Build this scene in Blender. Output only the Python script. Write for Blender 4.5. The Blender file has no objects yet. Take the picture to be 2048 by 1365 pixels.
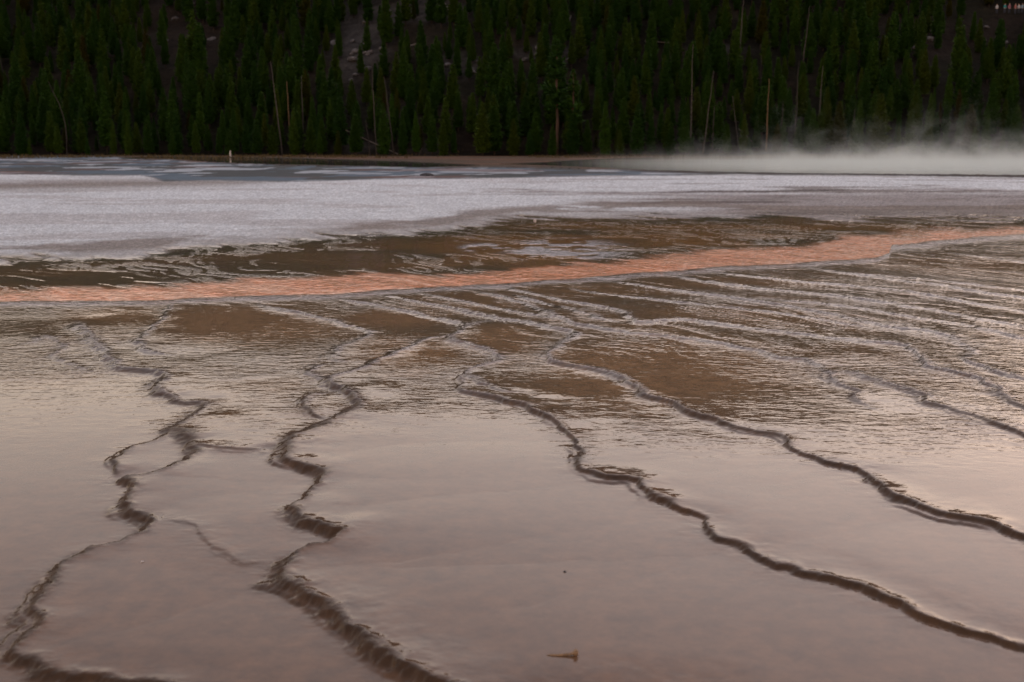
import bpy, bmesh, math, random
import numpy as np
from mathutils import Vector, Matrix

random.seed(11); np.random.seed(11)
SC = bpy.context.scene
COL = SC.collection
R = math.radians

# ------------------------------------------------------------------ camera
CAM_H = 2.0; FPX = 2275.0; HORIZON = 285.0
PITCH = math.atan((682.5 - HORIZON) / FPX)
cam_d = bpy.data.cameras.new('camera'); cam = bpy.data.objects.new('camera', cam_d); COL.objects.link(cam)
cam_d.sensor_width = 36.0; cam_d.lens = 36.0 * FPX / 2048.0
cam_d.clip_start = 0.05; cam_d.clip_end = 6000
cam_d.dof.use_dof = True; cam_d.dof.focus_distance = 11.0; cam_d.dof.aperture_fstop = 2.8
cam.location = (0, 0, CAM_H); cam.rotation_euler = (math.pi / 2 - PITCH, 0, 0)
SC.camera = cam

# ------------------------------------------------------------------ sky, sun, exposure
SUN_EL, SUN_AZ = R(2.0), R(50.0)          # sunset behind the wooded hill, ahead and to the right
world = bpy.data.worlds.new('World'); SC.world = world; world.use_nodes = True
wn, wl = world.node_tree.nodes, world.node_tree.links
wn.clear()
wo = wn.new('ShaderNodeOutputWorld'); bg = wn.new('ShaderNodeBackground'); sky = wn.new('ShaderNodeTexSky')
sky.sky_type = 'NISHITA'; sky.sun_disc = False; sky.sun_elevation = SUN_EL; sky.sun_rotation = SUN_AZ
sky.air_density = 1.5; sky.dust_density = 2.0; sky.ozone_density = 1.0; sky.altitude = 2200
veil = wn.new('ShaderNodeRGB'); veil.outputs[0].default_value = (1.05, 0.84, 0.83, 1)      # thin pink evening cloud
mix = wn.new('ShaderNodeMix'); mix.data_type = 'RGBA'
ctc = wn.new('ShaderNodeTexCoord'); cmap = wn.new('ShaderNodeMapping'); cmap.inputs['Scale'].default_value = (1.2, 1.2, 4.5)
cno = wn.new('ShaderNodeTexNoise'); cno.inputs['Scale'].default_value = 1.6; cno.inputs['Detail'].default_value = 5
crm = wn.new('ShaderNodeMapRange'); crm.inputs[1].default_value = 0.3; crm.inputs[2].default_value = 0.7
crm.inputs[3].default_value = 0.0; crm.inputs[4].default_value = 0.16
wl.new(ctc.outputs['Generated'], cmap.inputs['Vector']); wl.new(cmap.outputs[0], cno.inputs['Vector'])
wl.new(cno.outputs['Fac'], crm.inputs[0]); wl.new(crm.outputs[0], mix.inputs['Factor'])
tint = wn.new('ShaderNodeMix'); tint.data_type = 'RGBA'; tint.blend_type = 'MULTIPLY'; tint.inputs['Factor'].default_value = 1.0
tint.inputs[7].default_value = (1.09, 0.845, 0.855, 1)          # rosy evening air
hsv = wn.new('ShaderNodeHueSaturation'); hsv.inputs['Saturation'].default_value = 0.70
wl.new(sky.outputs[0], hsv.inputs['Color']); wl.new(hsv.outputs[0], tint.inputs[6]); wl.new(tint.outputs[2], mix.inputs[6]); wl.new(veil.outputs[0], mix.inputs[7])
wl.new(mix.outputs[2], bg.inputs['Color']); wl.new(bg.outputs[0], wo.inputs['Surface'])
bg.inputs['Strength'].default_value = 0.15

sun_d = bpy.data.lights.new('sun', 'SUN'); sun = bpy.data.objects.new('sun', sun_d); COL.objects.link(sun)
sun_d.energy = 0.3; sun_d.angle = R(3.0); sun_d.color = (1.0, 0.78, 0.58)
sdir = Vector((math.sin(SUN_AZ) * math.cos(SUN_EL), math.cos(SUN_AZ) * math.cos(SUN_EL), math.sin(SUN_EL)))
sun.rotation_euler = sdir.to_track_quat('Z', 'Y').to_euler(); sun.location = (60, 80, 60)

SC.view_settings.view_transform = 'Standard'; SC.view_settings.look = 'None'
SC.view_settings.gamma = 1.0; SC.view_settings.use_curve_mapping = False
SC.view_settings.exposure = 2.82
SC.render.engine = 'CYCLES'
SC.cycles.use_denoising = True
SC.cycles.max_bounces = 8; SC.cycles.volume_bounces = 3; SC.cycles.transparent_max_bounces = 12
SC.cycles.volume_step_rate = 1.0; SC.cycles.volume_max_steps = 256
SC.cycles.caustics_reflective = False; SC.cycles.caustics_refractive = False
SC.cycles.sample_clamp_indirect = 4.0

# ------------------------------------------------------------------ helpers
def hash2(ix, iy, seed):
    h = (ix.astype(np.int64) * 374761393 + iy.astype(np.int64) * 668265263 + seed * 982451653) & 0xffffffff
    h = ((h ^ (h >> 13)) * 1274126177) & 0xffffffff
    h = (h ^ (h >> 16)) & 0xffffff
    return h.astype(np.float64) / float(0xffffff)
def vnoise(x, y, seed=0):
    x = np.asarray(x, float); y = np.asarray(y, float)
    ix = np.floor(x); iy = np.floor(y); fx = x - ix; fy = y - iy
    fx = fx * fx * fx * (fx * (fx * 6 - 15) + 10); fy = fy * fy * fy * (fy * (fy * 6 - 15) + 10)
    a = hash2(ix, iy, seed); b = hash2(ix + 1, iy, seed); c = hash2(ix, iy + 1, seed); d = hash2(ix + 1, iy + 1, seed)
    return (a * (1 - fx) + b * fx) * (1 - fy) + (c * (1 - fx) + d * fx) * fy
def fbm(x, y, seed=0, octv=4):
    s = 0; a = 0.5; t = 0
    for k in range(octv):
        s = s + a * vnoise(x * 2 ** k + 17.3 * k, y * 2 ** k - 9.1 * k, seed + k); t += a; a *= 0.5
    return s / t
def sstep(a, b, x):
    t = np.clip((x - a) / (b - a), 0, 1); return t * t * (3 - 2 * t)

cp, sp_ = math.cos(PITCH), math.sin(PITCH)
def ray(px, py):
    """direction in the world of the photograph's pixel (px, py)"""
    a = (px - 1024.0) / FPX; b = (682.5 - py) / FPX
    return a, cp + b * sp_, -sp_ + b * cp
def ground_pt(px, py, z=0.0):
    dx, dy, dz = ray(px, py); t = (z - CAM_H) / dz
    return dx * t, dy * t

def tag(o, label=None, cat=None, group=None, kind=None):
    if label: o['label'] = label
    if cat: o['category'] = cat
    if group: o['group'] = group
    if kind: o['kind'] = kind
    return o
def link(name, me, parent=None, loc=(0, 0, 0), rot=(0, 0, 0), scale=(1, 1, 1)):
    o = bpy.data.objects.new(name, me); COL.objects.link(o)
    o.location = loc; o.rotation_euler = rot; o.scale = scale
    if parent: o.parent = parent
    return o
def mesh_np(name, V, F, mat=None, smooth=True):
    V = np.asarray(V, np.float32); F = np.asarray(F, np.int32); n = F.shape[1]
    me = bpy.data.meshes.new(name)
    me.vertices.add(len(V)); me.vertices.foreach_set('co', V.ravel())
    me.loops.add(F.size); me.loops.foreach_set('vertex_index', F.ravel())
    me.polygons.add(len(F)); me.polygons.foreach_set('loop_start', np.arange(0, F.size, n, dtype=np.int32))
    me.polygons.foreach_set('use_smooth', np.full(len(F), smooth, dtype=bool))
    me.update(calc_edges=True)
    if mat: me.materials.append(mat)
    return me
def new_mat(name):
    m = bpy.data.materials.new(name); m.use_nodes = True
    n = m.node_tree.nodes; l = m.node_tree.links
    return m, n, l, n['Principled BSDF']
def N(n, t, **kw):
    x = n.new(t)
    for k, v in kw.items(): setattr(x, k, v)
    return x
def math_node(n, l, op, a, b=None):
    x = n.new('ShaderNodeMath'); x.operation = op
    for i, s in enumerate((a, b)):
        if s is None: continue
        if isinstance(s, (int, float)): x.inputs[i].default_value = s
        else: l.new(s, x.inputs[i])
    return x.outputs[0]

# ------------------------------------------------------------------ materials
def thermal_material():
    m, n, l, p = new_mat('wet_thermal_ground')
    tc = N(n, 'ShaderNodeTexCoord')
    bed = N(n, 'ShaderNodeAttribute', attribute_name='bed'); wet = N(n, 'ShaderNodeAttribute', attribute_name='wet')
    rip = N(n, 'ShaderNodeAttribute', attribute_name='rip'); grain = N(n, 'ShaderNodeAttribute', attribute_name='grain')
    # grain of the bed colour
    n1 = N(n, 'ShaderNodeTexNoise'); n1.inputs['Scale'].default_value = 9.0; n1.inputs['Detail'].default_value = 8; n1.inputs['Roughness'].default_value = 0.7
    l.new(tc.outputs['Object'], n1.inputs['Vector'])
    mr = N(n, 'ShaderNodeMapRange'); mr.inputs[1].default_value = 0.3; mr.inputs[2].default_value = 0.7; mr.inputs[3].default_value = 0.60; mr.inputs[4].default_value = 1.38
    l.new(n1.outputs['Fac'], mr.inputs[0])
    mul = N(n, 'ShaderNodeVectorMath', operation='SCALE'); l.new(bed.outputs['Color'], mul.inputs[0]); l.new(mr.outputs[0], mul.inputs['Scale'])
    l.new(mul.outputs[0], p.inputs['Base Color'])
    p.inputs['Roughness'].default_value = 0.85; p.inputs['Specular IOR Level'].default_value = 0.25
    # water film with ripples
    mp = N(n, 'ShaderNodeMapping'); mp.inputs['Scale'].default_value = (0.55, 1.0, 1.0); mp.inputs['Rotation'].default_value = (0, 0, R(-12))
    l.new(tc.outputs['Object'], mp.inputs['Vector'])
    w1 = N(n, 'ShaderNodeTexNoise'); w1.inputs['Scale'].default_value = 10.0; w1.inputs['Detail'].default_value = 2.5; w1.inputs['Roughness'].default_value = 0.5; w1.inputs['Distortion'].default_value = 0.4
    w2 = N(n, 'ShaderNodeTexNoise'); w2.inputs['Scale'].default_value = 4.0; w2.inputs['Detail'].default_value = 2.0
    l.new(mp.outputs[0], w1.inputs['Vector']); l.new(mp.outputs[0], w2.inputs['Vector'])
    h1 = math_node(n, l, 'MULTIPLY', w1.outputs['Fac'], rip.outputs['Fac'])
    w3 = N(n, 'ShaderNodeTexNoise'); w3.inputs['Scale'].default_value = 27.0; w3.inputs['Detail'].default_value = 1.5; l.new(mp.outputs[0], w3.inputs['Vector'])
    h3 = math_node(n, l, 'MULTIPLY', math_node(n, l, 'MULTIPLY', w3.outputs['Fac'], rip.outputs['Fac']), .38)
    h1 = math_node(n, l, 'MULTIPLY', math_node(n, l, 'ADD', h1, h3), 2.0)
    h2 = math_node(n, l, 'MULTIPLY', w2.outputs['Fac'], 0.0004)
    hs = math_node(n, l, 'ADD', h1, h2)
    b = N(n, 'ShaderNodeBump'); b.inputs['Strength'].default_value = 1.0; b.inputs['Distance'].default_value = 1.0
    l.new(hs, b.inputs['Height']); l.new(b.outputs[0], p.inputs['Coat Normal'])
    # dry crust grain
    g1 = N(n, 'ShaderNodeTexNoise'); g1.inputs['Scale'].default_value = 14.0; g1.inputs['Detail'].default_value = 6; g1.inputs['Roughness'].default_value = 0.75
    l.new(tc.outputs['Object'], g1.inputs['Vector'])
    g2 = N(n, 'ShaderNodeTexNoise'); g2.inputs['Scale'].default_value = 2.6; g2.inputs['Detail'].default_value = 5; g2.inputs['Roughness'].default_value = .7
    l.new(tc.outputs['Object'], g2.inputs['Vector'])
    gs = math_node(n, l, 'ADD', g1.outputs['Fac'], math_node(n, l, 'MULTIPLY', g2.outputs['Fac'], 2.4))
    gh = math_node(n, l, 'MULTIPLY', gs, grain.outputs['Fac'])
    gb = N(n, 'ShaderNodeBump'); gb.inputs['Strength'].default_value = 1.0; gb.inputs['Distance'].default_value = 1.0
    l.new(gh, gb.inputs['Height']); l.new(b.outputs[0], gb.inputs['Normal']); l.new(gb.outputs[0], p.inputs['Normal'])
    p.inputs['Coat IOR'].default_value = 1.333; p.inputs['Coat Roughness'].default_value = 0.04
    l.new(wet.outputs['Fac'], p.inputs['Coat Weight'])
    return m
M_THERMAL = thermal_material()

def noise_mat(name, c1, c2, scale=3.0, rough=0.9, bump=0.0, objvar=0.0, detail=6):
    m, n, l, p = new_mat(name)
    tc = N(n, 'ShaderNodeTexCoord'); t = N(n, 'ShaderNodeTexNoise'); t.inputs['Scale'].default_value = scale; t.inputs['Detail'].default_value = detail
    l.new(tc.outputs['Object'], t.inputs['Vector'])
    rp = N(n, 'ShaderNodeValToRGB'); rp.color_ramp.elements[0].position = 0.35; rp.color_ramp.elements[1].position = 0.65
    rp.color_ramp.elements[0].color = (*c1, 1); rp.color_ramp.elements[1].color = (*c2, 1)
    l.new(t.outputs['Fac'], rp.inputs[0])
    out = rp.outputs[0]
    if objvar:
        oi = N(n, 'ShaderNodeObjectInfo'); hv = N(n, 'ShaderNodeHueSaturation')
        mr = N(n, 'ShaderNodeMapRange'); mr.inputs[3].default_value = 1 - objvar; mr.inputs[4].default_value = 1 + objvar
        l.new(oi.outputs['Random'], mr.inputs[0]); l.new(mr.outputs[0], hv.inputs['Value']); l.new(out, hv.inputs['Color']); out = hv.outputs[0]
    l.new(out, p.inputs['Base Color']); p.inputs['Roughness'].default_value = rough; p.inputs['Specular IOR Level'].default_value = 0.2
    if bump:
        b = N(n, 'ShaderNodeBump'); b.inputs['Strength'].default_value = 1.0; b.inputs['Distance'].default_value = bump
        l.new(t.outputs['Fac'], b.inputs['Height']); l.new(b.outputs[0], p.inputs['Normal'])
    return m
def needle_material():
    m, n, l, p = new_mat('pine_needles')
    oi = N(n, 'ShaderNodeObjectInfo'); rp = N(n, 'ShaderNodeValToRGB'); cr = rp.color_ramp
    cr.elements[0].color = (0.015, 0.048, 0.005, 1); cr.elements[1].color = (0.036, 0.028, 0.003, 1)
    e = cr.elements.new(0.55); e.color = (0.028, 0.070, 0.005, 1)
    e = cr.elements.new(0.92); e.color = (0.044, 0.074, 0.005, 1)
    l.new(oi.outputs['Random'], rp.inputs[0]); l.new(rp.outputs[0], p.inputs['Base Color'])
    p.inputs['Roughness'].default_value = 0.75; p.inputs['Specular IOR Level'].default_value = 0.15
    return m
M_NEEDLE = needle_material()
M_BARK = noise_mat('pine_bark', (0.02, 0.014, 0.010), (0.045, 0.033, 0.024), 4)
M_RBARK = noise_mat('red_pine_bark', (0.035, 0.022, 0.016), (0.08, 0.048, 0.034), 4)
M_SNAG = noise_mat('bleached_snag', (0.022, 0.019, 0.017), (0.062, 0.053, 0.047), 6, objvar=0.2)
M_TSNAG = noise_mat('tan_snag', (0.05, 0.032, 0.018), (0.15, 0.095, 0.05), 6)
M_LOG = noise_mat('grey_log', (0.10, 0.085, 0.075), (0.18, 0.155, 0.14), 3, objvar=0.2)
M_ROCK = noise_mat('pale_rock', (0.055, 0.05, 0.05), (0.11, 0.102, 0.104), 1.2, bump=0.08, objvar=0.2)
M_WHITE = noise_mat('bleached_wood', (0.35, 0.32, 0.29), (0.5, 0.46, 0.42), 5)

# ------------------------------------------------------------------ terrace rims, traced on the ground
RIMS = {   # name: (points in the photograph laid on the ground, height, face width, pool length behind)
 'left_a': ([(340,604),(338,620),(328,641),(284,675),(273,692),(297,709),(345,716),(375,722)], 0.025, 0.05, 1.2),
 'left_b': ([(150,640),(170,672),(215,705),(219,723),(232,738),(280,745),(325,749),(318,778),(320,793),(359,807),(413,807),(396,832),(342,860),(362,868),(383,878),(386,918),(342,945),(294,955),(246,961),(285,982),(253,1010),(243,1031),(299,1047),(267,1076),(176,1108),(123,1129),(102,1161),(81,1203),(67,1249),(46,1302),(39,1319),(98,1344),(176,1358),(229,1366),(300,1380),(600,1470),(900,1600)], 0.04, 0.085, 1.6),
 'left_lens': ([(372,850),(342,868),(285,888),(260,901),(240,930),(234,957)], 0.022, 0.045, .5),
 'left_spur': ([(383,890),(396,898),(437,905),(490,906),(540,906)], 0.014, 0.03, .5),
 'left_low': ([(299,1047),(394,1055),(397,1080),(440,1115),(492,1136),(573,1138)], 0.006, 0.035, .5),
 'left_far': ([(0,690),(60,688),(100,672),(130,695),(90,715),(150,735),(200,748)], 0.014, 0.04, .5),
 'mid_a': ([(489,608),(560,622),(625,634),(700,655),(731,663),(740,669),(707,686),(672,699),(660,720),(697,733),(706,738)], 0.024, 0.05, 1.0),
 'mid_b': ([(990,640),(929,664),(902,678),(854,681),(834,693),(806,707),(742,738),(700,751),(656,767),(680,786),(707,796),(711,833),(672,846),(640,862),(595,882),(574,908),(567,930),(602,947),(643,953),(641,978),(617,1008),(587,1024),(602,1054),(651,1073),(698,1074),(670,1092),(617,1114),(580,1137),(563,1167),(597,1201),(640,1224),(684,1246),(697,1285),(735,1322),(790,1350),(850,1378),(990,1430),(1300,1560)], 0.046, 0.085, 1.8),
 'mid_lens': ([(660,728),(640,735),(605,750),(640,762),(656,768)], 0.02, 0.04, .4),
 'mid_lens_low': ([(655,786),(608,798),(605,815),(625,836),(666,845)], 0.024, 0.045, .4),
 'third': ([(640,598),(700,603),(796,622),(871,639),(933,652),(923,666),(899,688),(947,700),(1011,721),(970,738),(923,755),(917,779),(922,793),(974,803),(1008,809),(1056,818),(1066,827),(1097,844),(1124,868),(1158,888),(1169,909),(1158,942),(1222,962),(1281,969),(1307,997),(1351,1019),(1399,1036),(1425,1045),(1414,1078),(1462,1093),(1500,1110),(1537,1134),(1592,1152),(1648,1163),(1703,1178),(1759,1204),(1833,1234),(1907,1263),(1981,1289),(2048,1311),(2160,1352),(2400,1440)], 0.032, 0.045, 1.6),
 'third_in': ([(923,757),(950,770),(1001,792),(1040,800)], 0.016, 0.03, .4),
 'fourth': ([(742,591),(817,604),(919,625),(970,637),(1056,654),(1117,666),(1152,676),(1124,693),(1090,717),(1094,733),(1141,739),(1206,748),(1258,774),(1295,799),(1348,818),(1416,847),(1485,864),(1567,878),(1574,895),(1594,912),(1655,932),(1715,947),(1752,971),(1796,1006),(1833,1025),(1888,1038),(1974,1054),(2048,1089),(2200,1140),(2450,1230)], 0.034, 0.05, 1.8),
 'fifth': ([(940,582),(1039,608),(1090,632),(1121,651),(1175,664),(1295,678),(1348,680),(1416,688),(1478,698),(1529,707),(1567,721),(1621,724),(1645,738),(1662,758),(1690,779),(1717,787),(1695,797),(1724,816),(1792,835)], 0.026, 0.05, 1.2),
 'sixth': ([(980,570),(1073,598),(1158,615),(1261,633),(1258,647),(1278,659),(1348,645),(1416,652),(1502,663),(1587,671),(1656,680),(1741,688),(1809,692),(1826,707),(1844,727),(1871,745),(1963,762),(1991,786),(2004,803),(2048,825),(2200,880)], 0.03, 0.05, 1.4),
 'sixth_low': ([(1630,735),(1652,745),(1707,751),(1792,779),(1844,796),(1847,810),(1895,823),(1946,840),(1997,861),(2048,878),(2200,940)], 0.03, 0.05, 1.2),
 'seventh': ([(1200,560),(1348,584),(1433,594),(1502,604),(1570,615),(1656,632),(1707,644),(1792,659),(1895,673),(1922,693),(1950,708),(1929,731),(1991,751),(2048,765),(2200,810)], 0.03, 0.06, 1.4),
 'eighth': ([(1320,548),(1433,570),(1553,584),(1656,592),(1724,603),(1809,615),(1895,628),(1946,644),(1997,649),(2048,659),(2200,690)], 0.03, 0.07, 1.4),
 'ninth': ([(1400,545),(1553,562),(1690,574),(1792,582),(1870,596),(1960,612),(2048,628),(2200,660)], 0.028, 0.07, 1.2),
 'minor_a': ([(1100,578),(1250,598),(1380,612),(1500,622),(1600,636),(1700,652),(1790,668)], .022, .05, .7),
 'minor_b': ([(1480,600),(1600,608),(1720,620),(1830,640),(1900,650),(1990,668),(2048,684),(2200,715)], .022, .05, .7),
 'minor_c': ([(1650,545),(1760,556),(1850,563),(1960,575),(2048,584),(2200,606)], .022, .06, .7),
 'minor_d': ([(1000,590),(1080,612),(1150,632),(1200,650),(1290,662)], .02, .05, .6),
 'minor_e': ([(820,590),(900,604),(990,622),(1080,642),(1130,656)], .02, .05, .6),
 'minor_f': ([(1880,505),(1990,518),(2048,526),(2200,540)], .022, .08, .8),
 'tenth': ([(1600,535),(1820,567),(1878,572),(1929,582),(1980,591),(2048,599),(2200,625)], 0.028, 0.07, 1.2),
}

# screen-even fan of the ground: dense near, wide far (tessellation only)
rows = np.concatenate([np.linspace(311.5, 340, 40, endpoint=False), np.linspace(340, 365, 36, endpoint=False), np.linspace(365, 640, 236, endpoint=False), np.linspace(640, 1480, 430)])[::-1]
cols = np.concatenate([np.linspace(-700, -60, 60, endpoint=False), np.linspace(-60, 2108, 800, endpoint=False), np.linspace(2108, 2750, 60)])
a_ = (cols - 1024.0) / FPX
Yr = np.array([ground_pt(1024, r)[1] for r in rows])
Tr = np.array([CAM_H / -(ray(1024, r)[2]) for r in rows])
X = a_[None, :] * Tr[:, None]; Y = np.repeat(Yr[:, None], len(cols), 1)
PX = np.repeat(cols[None, :], len(rows), 0); PY = np.repeat(rows[:, None], len(cols), 1)
shape = X.shape
X = X.ravel(); Y = Y.ravel(); PX = PX.ravel(); PY = PY.ravel()
NV = X.size

# warp so that the traced lines become ragged
near = np.clip(1.25 - (Y - 3) / 7.5, 0.0, 1)
wx = (fbm(X * 4, Y * 4, 3, 4) - .5) * .14 + (fbm(X * 21, Y * 21, 5, 4) - .5) * .030
wy = (fbm(X * 4, Y * 4, 7, 4) - .5) * .14 + (fbm(X * 21, Y * 21, 9, 4) - .5) * .030
QX = X + wx; QY = Y + wy
Z = (fbm(X * .5, Y * .5, 21, 3) - .5) * .006
rimdist = np.full(NV, 9.0); rimid = np.full(NV, -1, int); facemask = np.zeros(NV); lipmask = np.zeros(NV)
def chaikin(P):
    out = [P[0]]
    for a, b in zip(P[:-1], P[1:]):
        out += [a * .78 + b * .22, a * .22 + b * .78]
    return out + [P[-1]]
for ri, (key, (pts, h, W, L)) in enumerate(RIMS.items()):
    P = [np.array(ground_pt(*q)) for q in pts]
    P = chaikin(P)
    P = np.array(P); seg = P[1:] - P[:-1]; ln = np.hypot(*seg.T); cum = np.concatenate([[0], np.cumsum(ln)]); tot = cum[-1]
    mg = 2.6 * L
    idx = np.where((QX > P[:, 0].min() - mg) & (QX < P[:, 0].max() + mg) & (QY > P[:, 1].min() - mg) & (QY < P[:, 1].max() + mg))[0]
    qx, qy = QX[idx], QY[idx]
    nxv = np.zeros(len(idx)); nyv = np.zeros(len(idx)); best = np.full(len(idx), 1e9); sgn = np.zeros(len(idx)); tt = np.zeros(len(idx))
    full_best, full_sgn, full_tt, fqx, fqy = best, sgn, tt, qx, qy
    for k in range(len(seg)):
        dx, dy = seg[k]; ax, ay = P[k]
        # only points that can be close to this piece
        sel = np.where((fqx > min(ax, ax + dx) - mg) & (fqx < max(ax, ax + dx) + mg) & (fqy > min(ay, ay + dy) - mg) & (fqy < max(ay, ay + dy) + mg))[0]
        if not len(sel): continue
        qx, qy, best, sgn, tt = fqx[sel], fqy[sel], full_best[sel], full_sgn[sel], full_tt[sel]
        rx, ry = qx - ax, qy - ay
        t = np.clip((rx * dx + ry * dy) / (ln[k] ** 2 + 1e-9), 0, 1)
        ex, ey = rx - t * dx, ry - t * dy
        d2 = ex * ex + ey * ey
        cr = dx * ry - dy * rx
        # break ties at corners with the larger perpendicular distance
        perp = np.abs(cr) / (ln[k] + 1e-9)
        score = d2 - 1e-4 * perp * np.sqrt(d2 + 1e-12)
        mk = score < best
        best = np.where(mk, score, best); sgn = np.where(mk, np.sign(cr), sgn); tt = np.where(mk, cum[k] + t * ln[k], tt)
        nxv[sel] = np.where(mk, ex, nxv[sel]); nyv[sel] = np.where(mk, ey, nyv[sel]); full_best[sel] = best; full_sgn[sel] = sgn; full_tt[sel] = tt
    best, sgn, tt = full_best, full_sgn, full_tt
    keep = best < (mg * .98) ** 2
    idx, best, sgn, tt, nxv, nyv = idx[keep], best[keep], sgn[keep], tt[keep], nxv[keep], nyv[keep]
    d = np.sqrt(np.maximum(best, 0)) * sgn
    nl = np.hypot(nxv, nyv) + 1e-9
    d0 = np.maximum(d - sgn * (wx[idx] * nxv + wy[idx] * nyv) / nl * sstep(.0, .12, np.abs(d)), 0)
    # the step dies out towards both ends of the rim
    ex_ = QX[idx]; ey_ = QY[idx]; E = min(.9, .25 * tot)
    fade = np.ones(len(idx))
    for (e0, e1), (f0, f1), on in ((P[0], P[1], tt < 1e-6), (P[-1], P[-2], tt > tot - 1e-6)):
        vx, vy = ex_ - e0, ey_ - e1; dl = np.hypot(vx, vy) + 1e-9
        tx_, ty_ = e0 - f0, e1 - f1; tl = math.hypot(tx_, ty_)
        sn = np.abs(vx * ty_ - vy * tx_) / (dl * tl)
        fade *= sstep(0, E, dl) * np.where(on, sstep(0, .9, sn), 1)
    nf = .25 + 1.35 * fbm(X[idx] * 1.3, Y[idx] * 1.3 + ri * 7.7, 40, 3)
    fade *= 1 + (nf - 1) * np.exp(-(d / .22) ** 2)
    h = h * .66; W = W * .68 * (1 + .09 * np.clip(Y[idx] - 6, 0, 12))
    Wn = W * (.6 + .8 * vnoise(X[idx] * 5, Y[idx] * 5 + ri * 3.1, 33))
    # a main lip and a second, lower lip in front of it that comes and goes
    off = .03 + .05 * vnoise(X[idx] * 2.3, Y[idx] * 2.3 + ri * 5.0, 35); sh = .34 * sstep(.55, .75, vnoise(X[idx] * 1.7, Y[idx] * 1.7 + ri, 37))
    prof = np.where(d < 0, (1 - sh) * sstep(-Wn, Wn * .12, d) + sh * sstep(-Wn * .7 - off, -off + Wn * .1, d), np.exp(-(d0 / L) ** 1.5) * sstep(2.55 * L, 1.5 * L, d0))
    prof = np.where((d >= 0) & (d < Wn * .12), prof * ((1 - sh) * sstep(-Wn, Wn * .12, d) + sh), prof)
    lip = .10 * near[idx] * np.exp(-((d - .02) / .03) ** 2)
    Z[idx] += h * fade * (prof + lip)
    lipmask[idx] = np.maximum(lipmask[idx], np.exp(-((d - .025) / .032) ** 2) * np.clip(fade * 1.5, 0, 1))
    ad = np.abs(d + Wn * .45)
    mk = (ad < rimdist[idx]) & (fade > .12)
    sub = idx[mk]; rimdist[sub] = ad[mk]; rimid[sub] = np.where(ad[mk] < Wn[mk] * .62 + .015, ri, -1)
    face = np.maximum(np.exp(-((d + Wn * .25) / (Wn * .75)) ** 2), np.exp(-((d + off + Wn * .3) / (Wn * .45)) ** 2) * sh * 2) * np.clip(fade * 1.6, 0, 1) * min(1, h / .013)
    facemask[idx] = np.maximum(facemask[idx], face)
# lumps and flutes on the rim faces
Z += facemask * ((fbm(X * 26, Y * 26, 61, 3) - .5) * .012 + (np.abs(fbm(X * 14, Y * 14, 63, 3) - .5) - .1) * .014) * near

# fine terracettes in the middle distance
mid = sstep(760, 640, PY) * sstep(436, 450, PY)
right = sstep(900, 1500, PX + (fbm(X * .4, Y * .4, 71, 2) - .5) * 500)
lobe = np.clip(np.maximum(right, sstep(640, 600, PY)) * mid, 0, 1)
phi = (X * .80 + Y * .60) + (fbm(X * .55, Y * .55, 73, 3) - .5) * 2.2
spc = .62
ph = phi / spc; fr = ph - np.floor(ph)
rowamp = vnoise(np.floor(ph) * 3.7, phi * 0 + 1.3, 75) * (.4 + 1.2 * fbm(X * .9, Y * .9, 77, 3))
saw = np.where(fr < .14, sstep(0, .14, fr), 1 - (fr - .14) / .86)
Z += lobe * rowamp * saw * .007
al = X * .6 - Y * .8; ac = X * .8 + Y * .6 + (fbm(X * .5, Y * .5, 73, 3) - .5) * 1.6
stk = sstep(.50, .58, fbm(al * 1.1, ac * 9.0, 161, 3)) * sstep(.34, .52, fbm(X * .6, Y * .6, 163, 3))
edge2 = lobe * rowamp * np.exp(-((fr - .10) / .10) ** 2)

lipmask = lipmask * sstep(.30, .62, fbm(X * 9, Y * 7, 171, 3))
# ---- zones -------------------------------------------------------------
def curve(pts, amp=0.0, sc=1.0, seed=0):
    xs, ys = zip(*pts)
    c = np.interp(PX, xs, ys)
    if amp: c = c + (fbm(X * sc, Y * sc * .6, seed, 4) - .5) * 2 * amp
    return c
white_edge = curve([(-700,530),(0,520),(150,517),(300,505),(450,490),(600,478),(750,470),(870,463),(930,452),(1000,443),(1060,437),(1200,433),(1400,432),(1700,434),(2048,437),(2750,440)], 7, .7, 81)
or_top = curve([(-700,582),(0,577),(200,572),(350,570),(500,556),(650,553),(800,550),(950,545),(1050,535),(1150,525),(1250,518),(1290,508),(1400,503),(1550,495),(1640,488),(1670,476),(1750,466),(1900,458),(2048,450),(2750,430)], 6, 1.1, 83)
or_bot = curve([(-700,606),(0,603),(300,602),(500,595),(700,588),(850,578),(1000,570),(1150,558),(1300,547),(1450,535),(1600,525),(1700,520),(1755,515),(1778,505),(1784,490),(1850,484),(1950,475),(2048,468),(2750,446)], 2.5, 1.5, 85)
hump_bot = curve([(-700,346),(0,349),(150,351),(280,351),(330,362),(450,362),(600,362),(800,358),(1000,356),(1200,352),(1400,349),(1600,350),(2750,352)], 3, .2, 87)
bank_bot = curve([(-700,312),(0,314),(130,314),(270,319),(400,327),(520,332),(700,335),(900,337),(1100,337),(1200,341),(1350,345),(1700,350),(2048,355),(2750,358)], 1.0, .1, 89)

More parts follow.
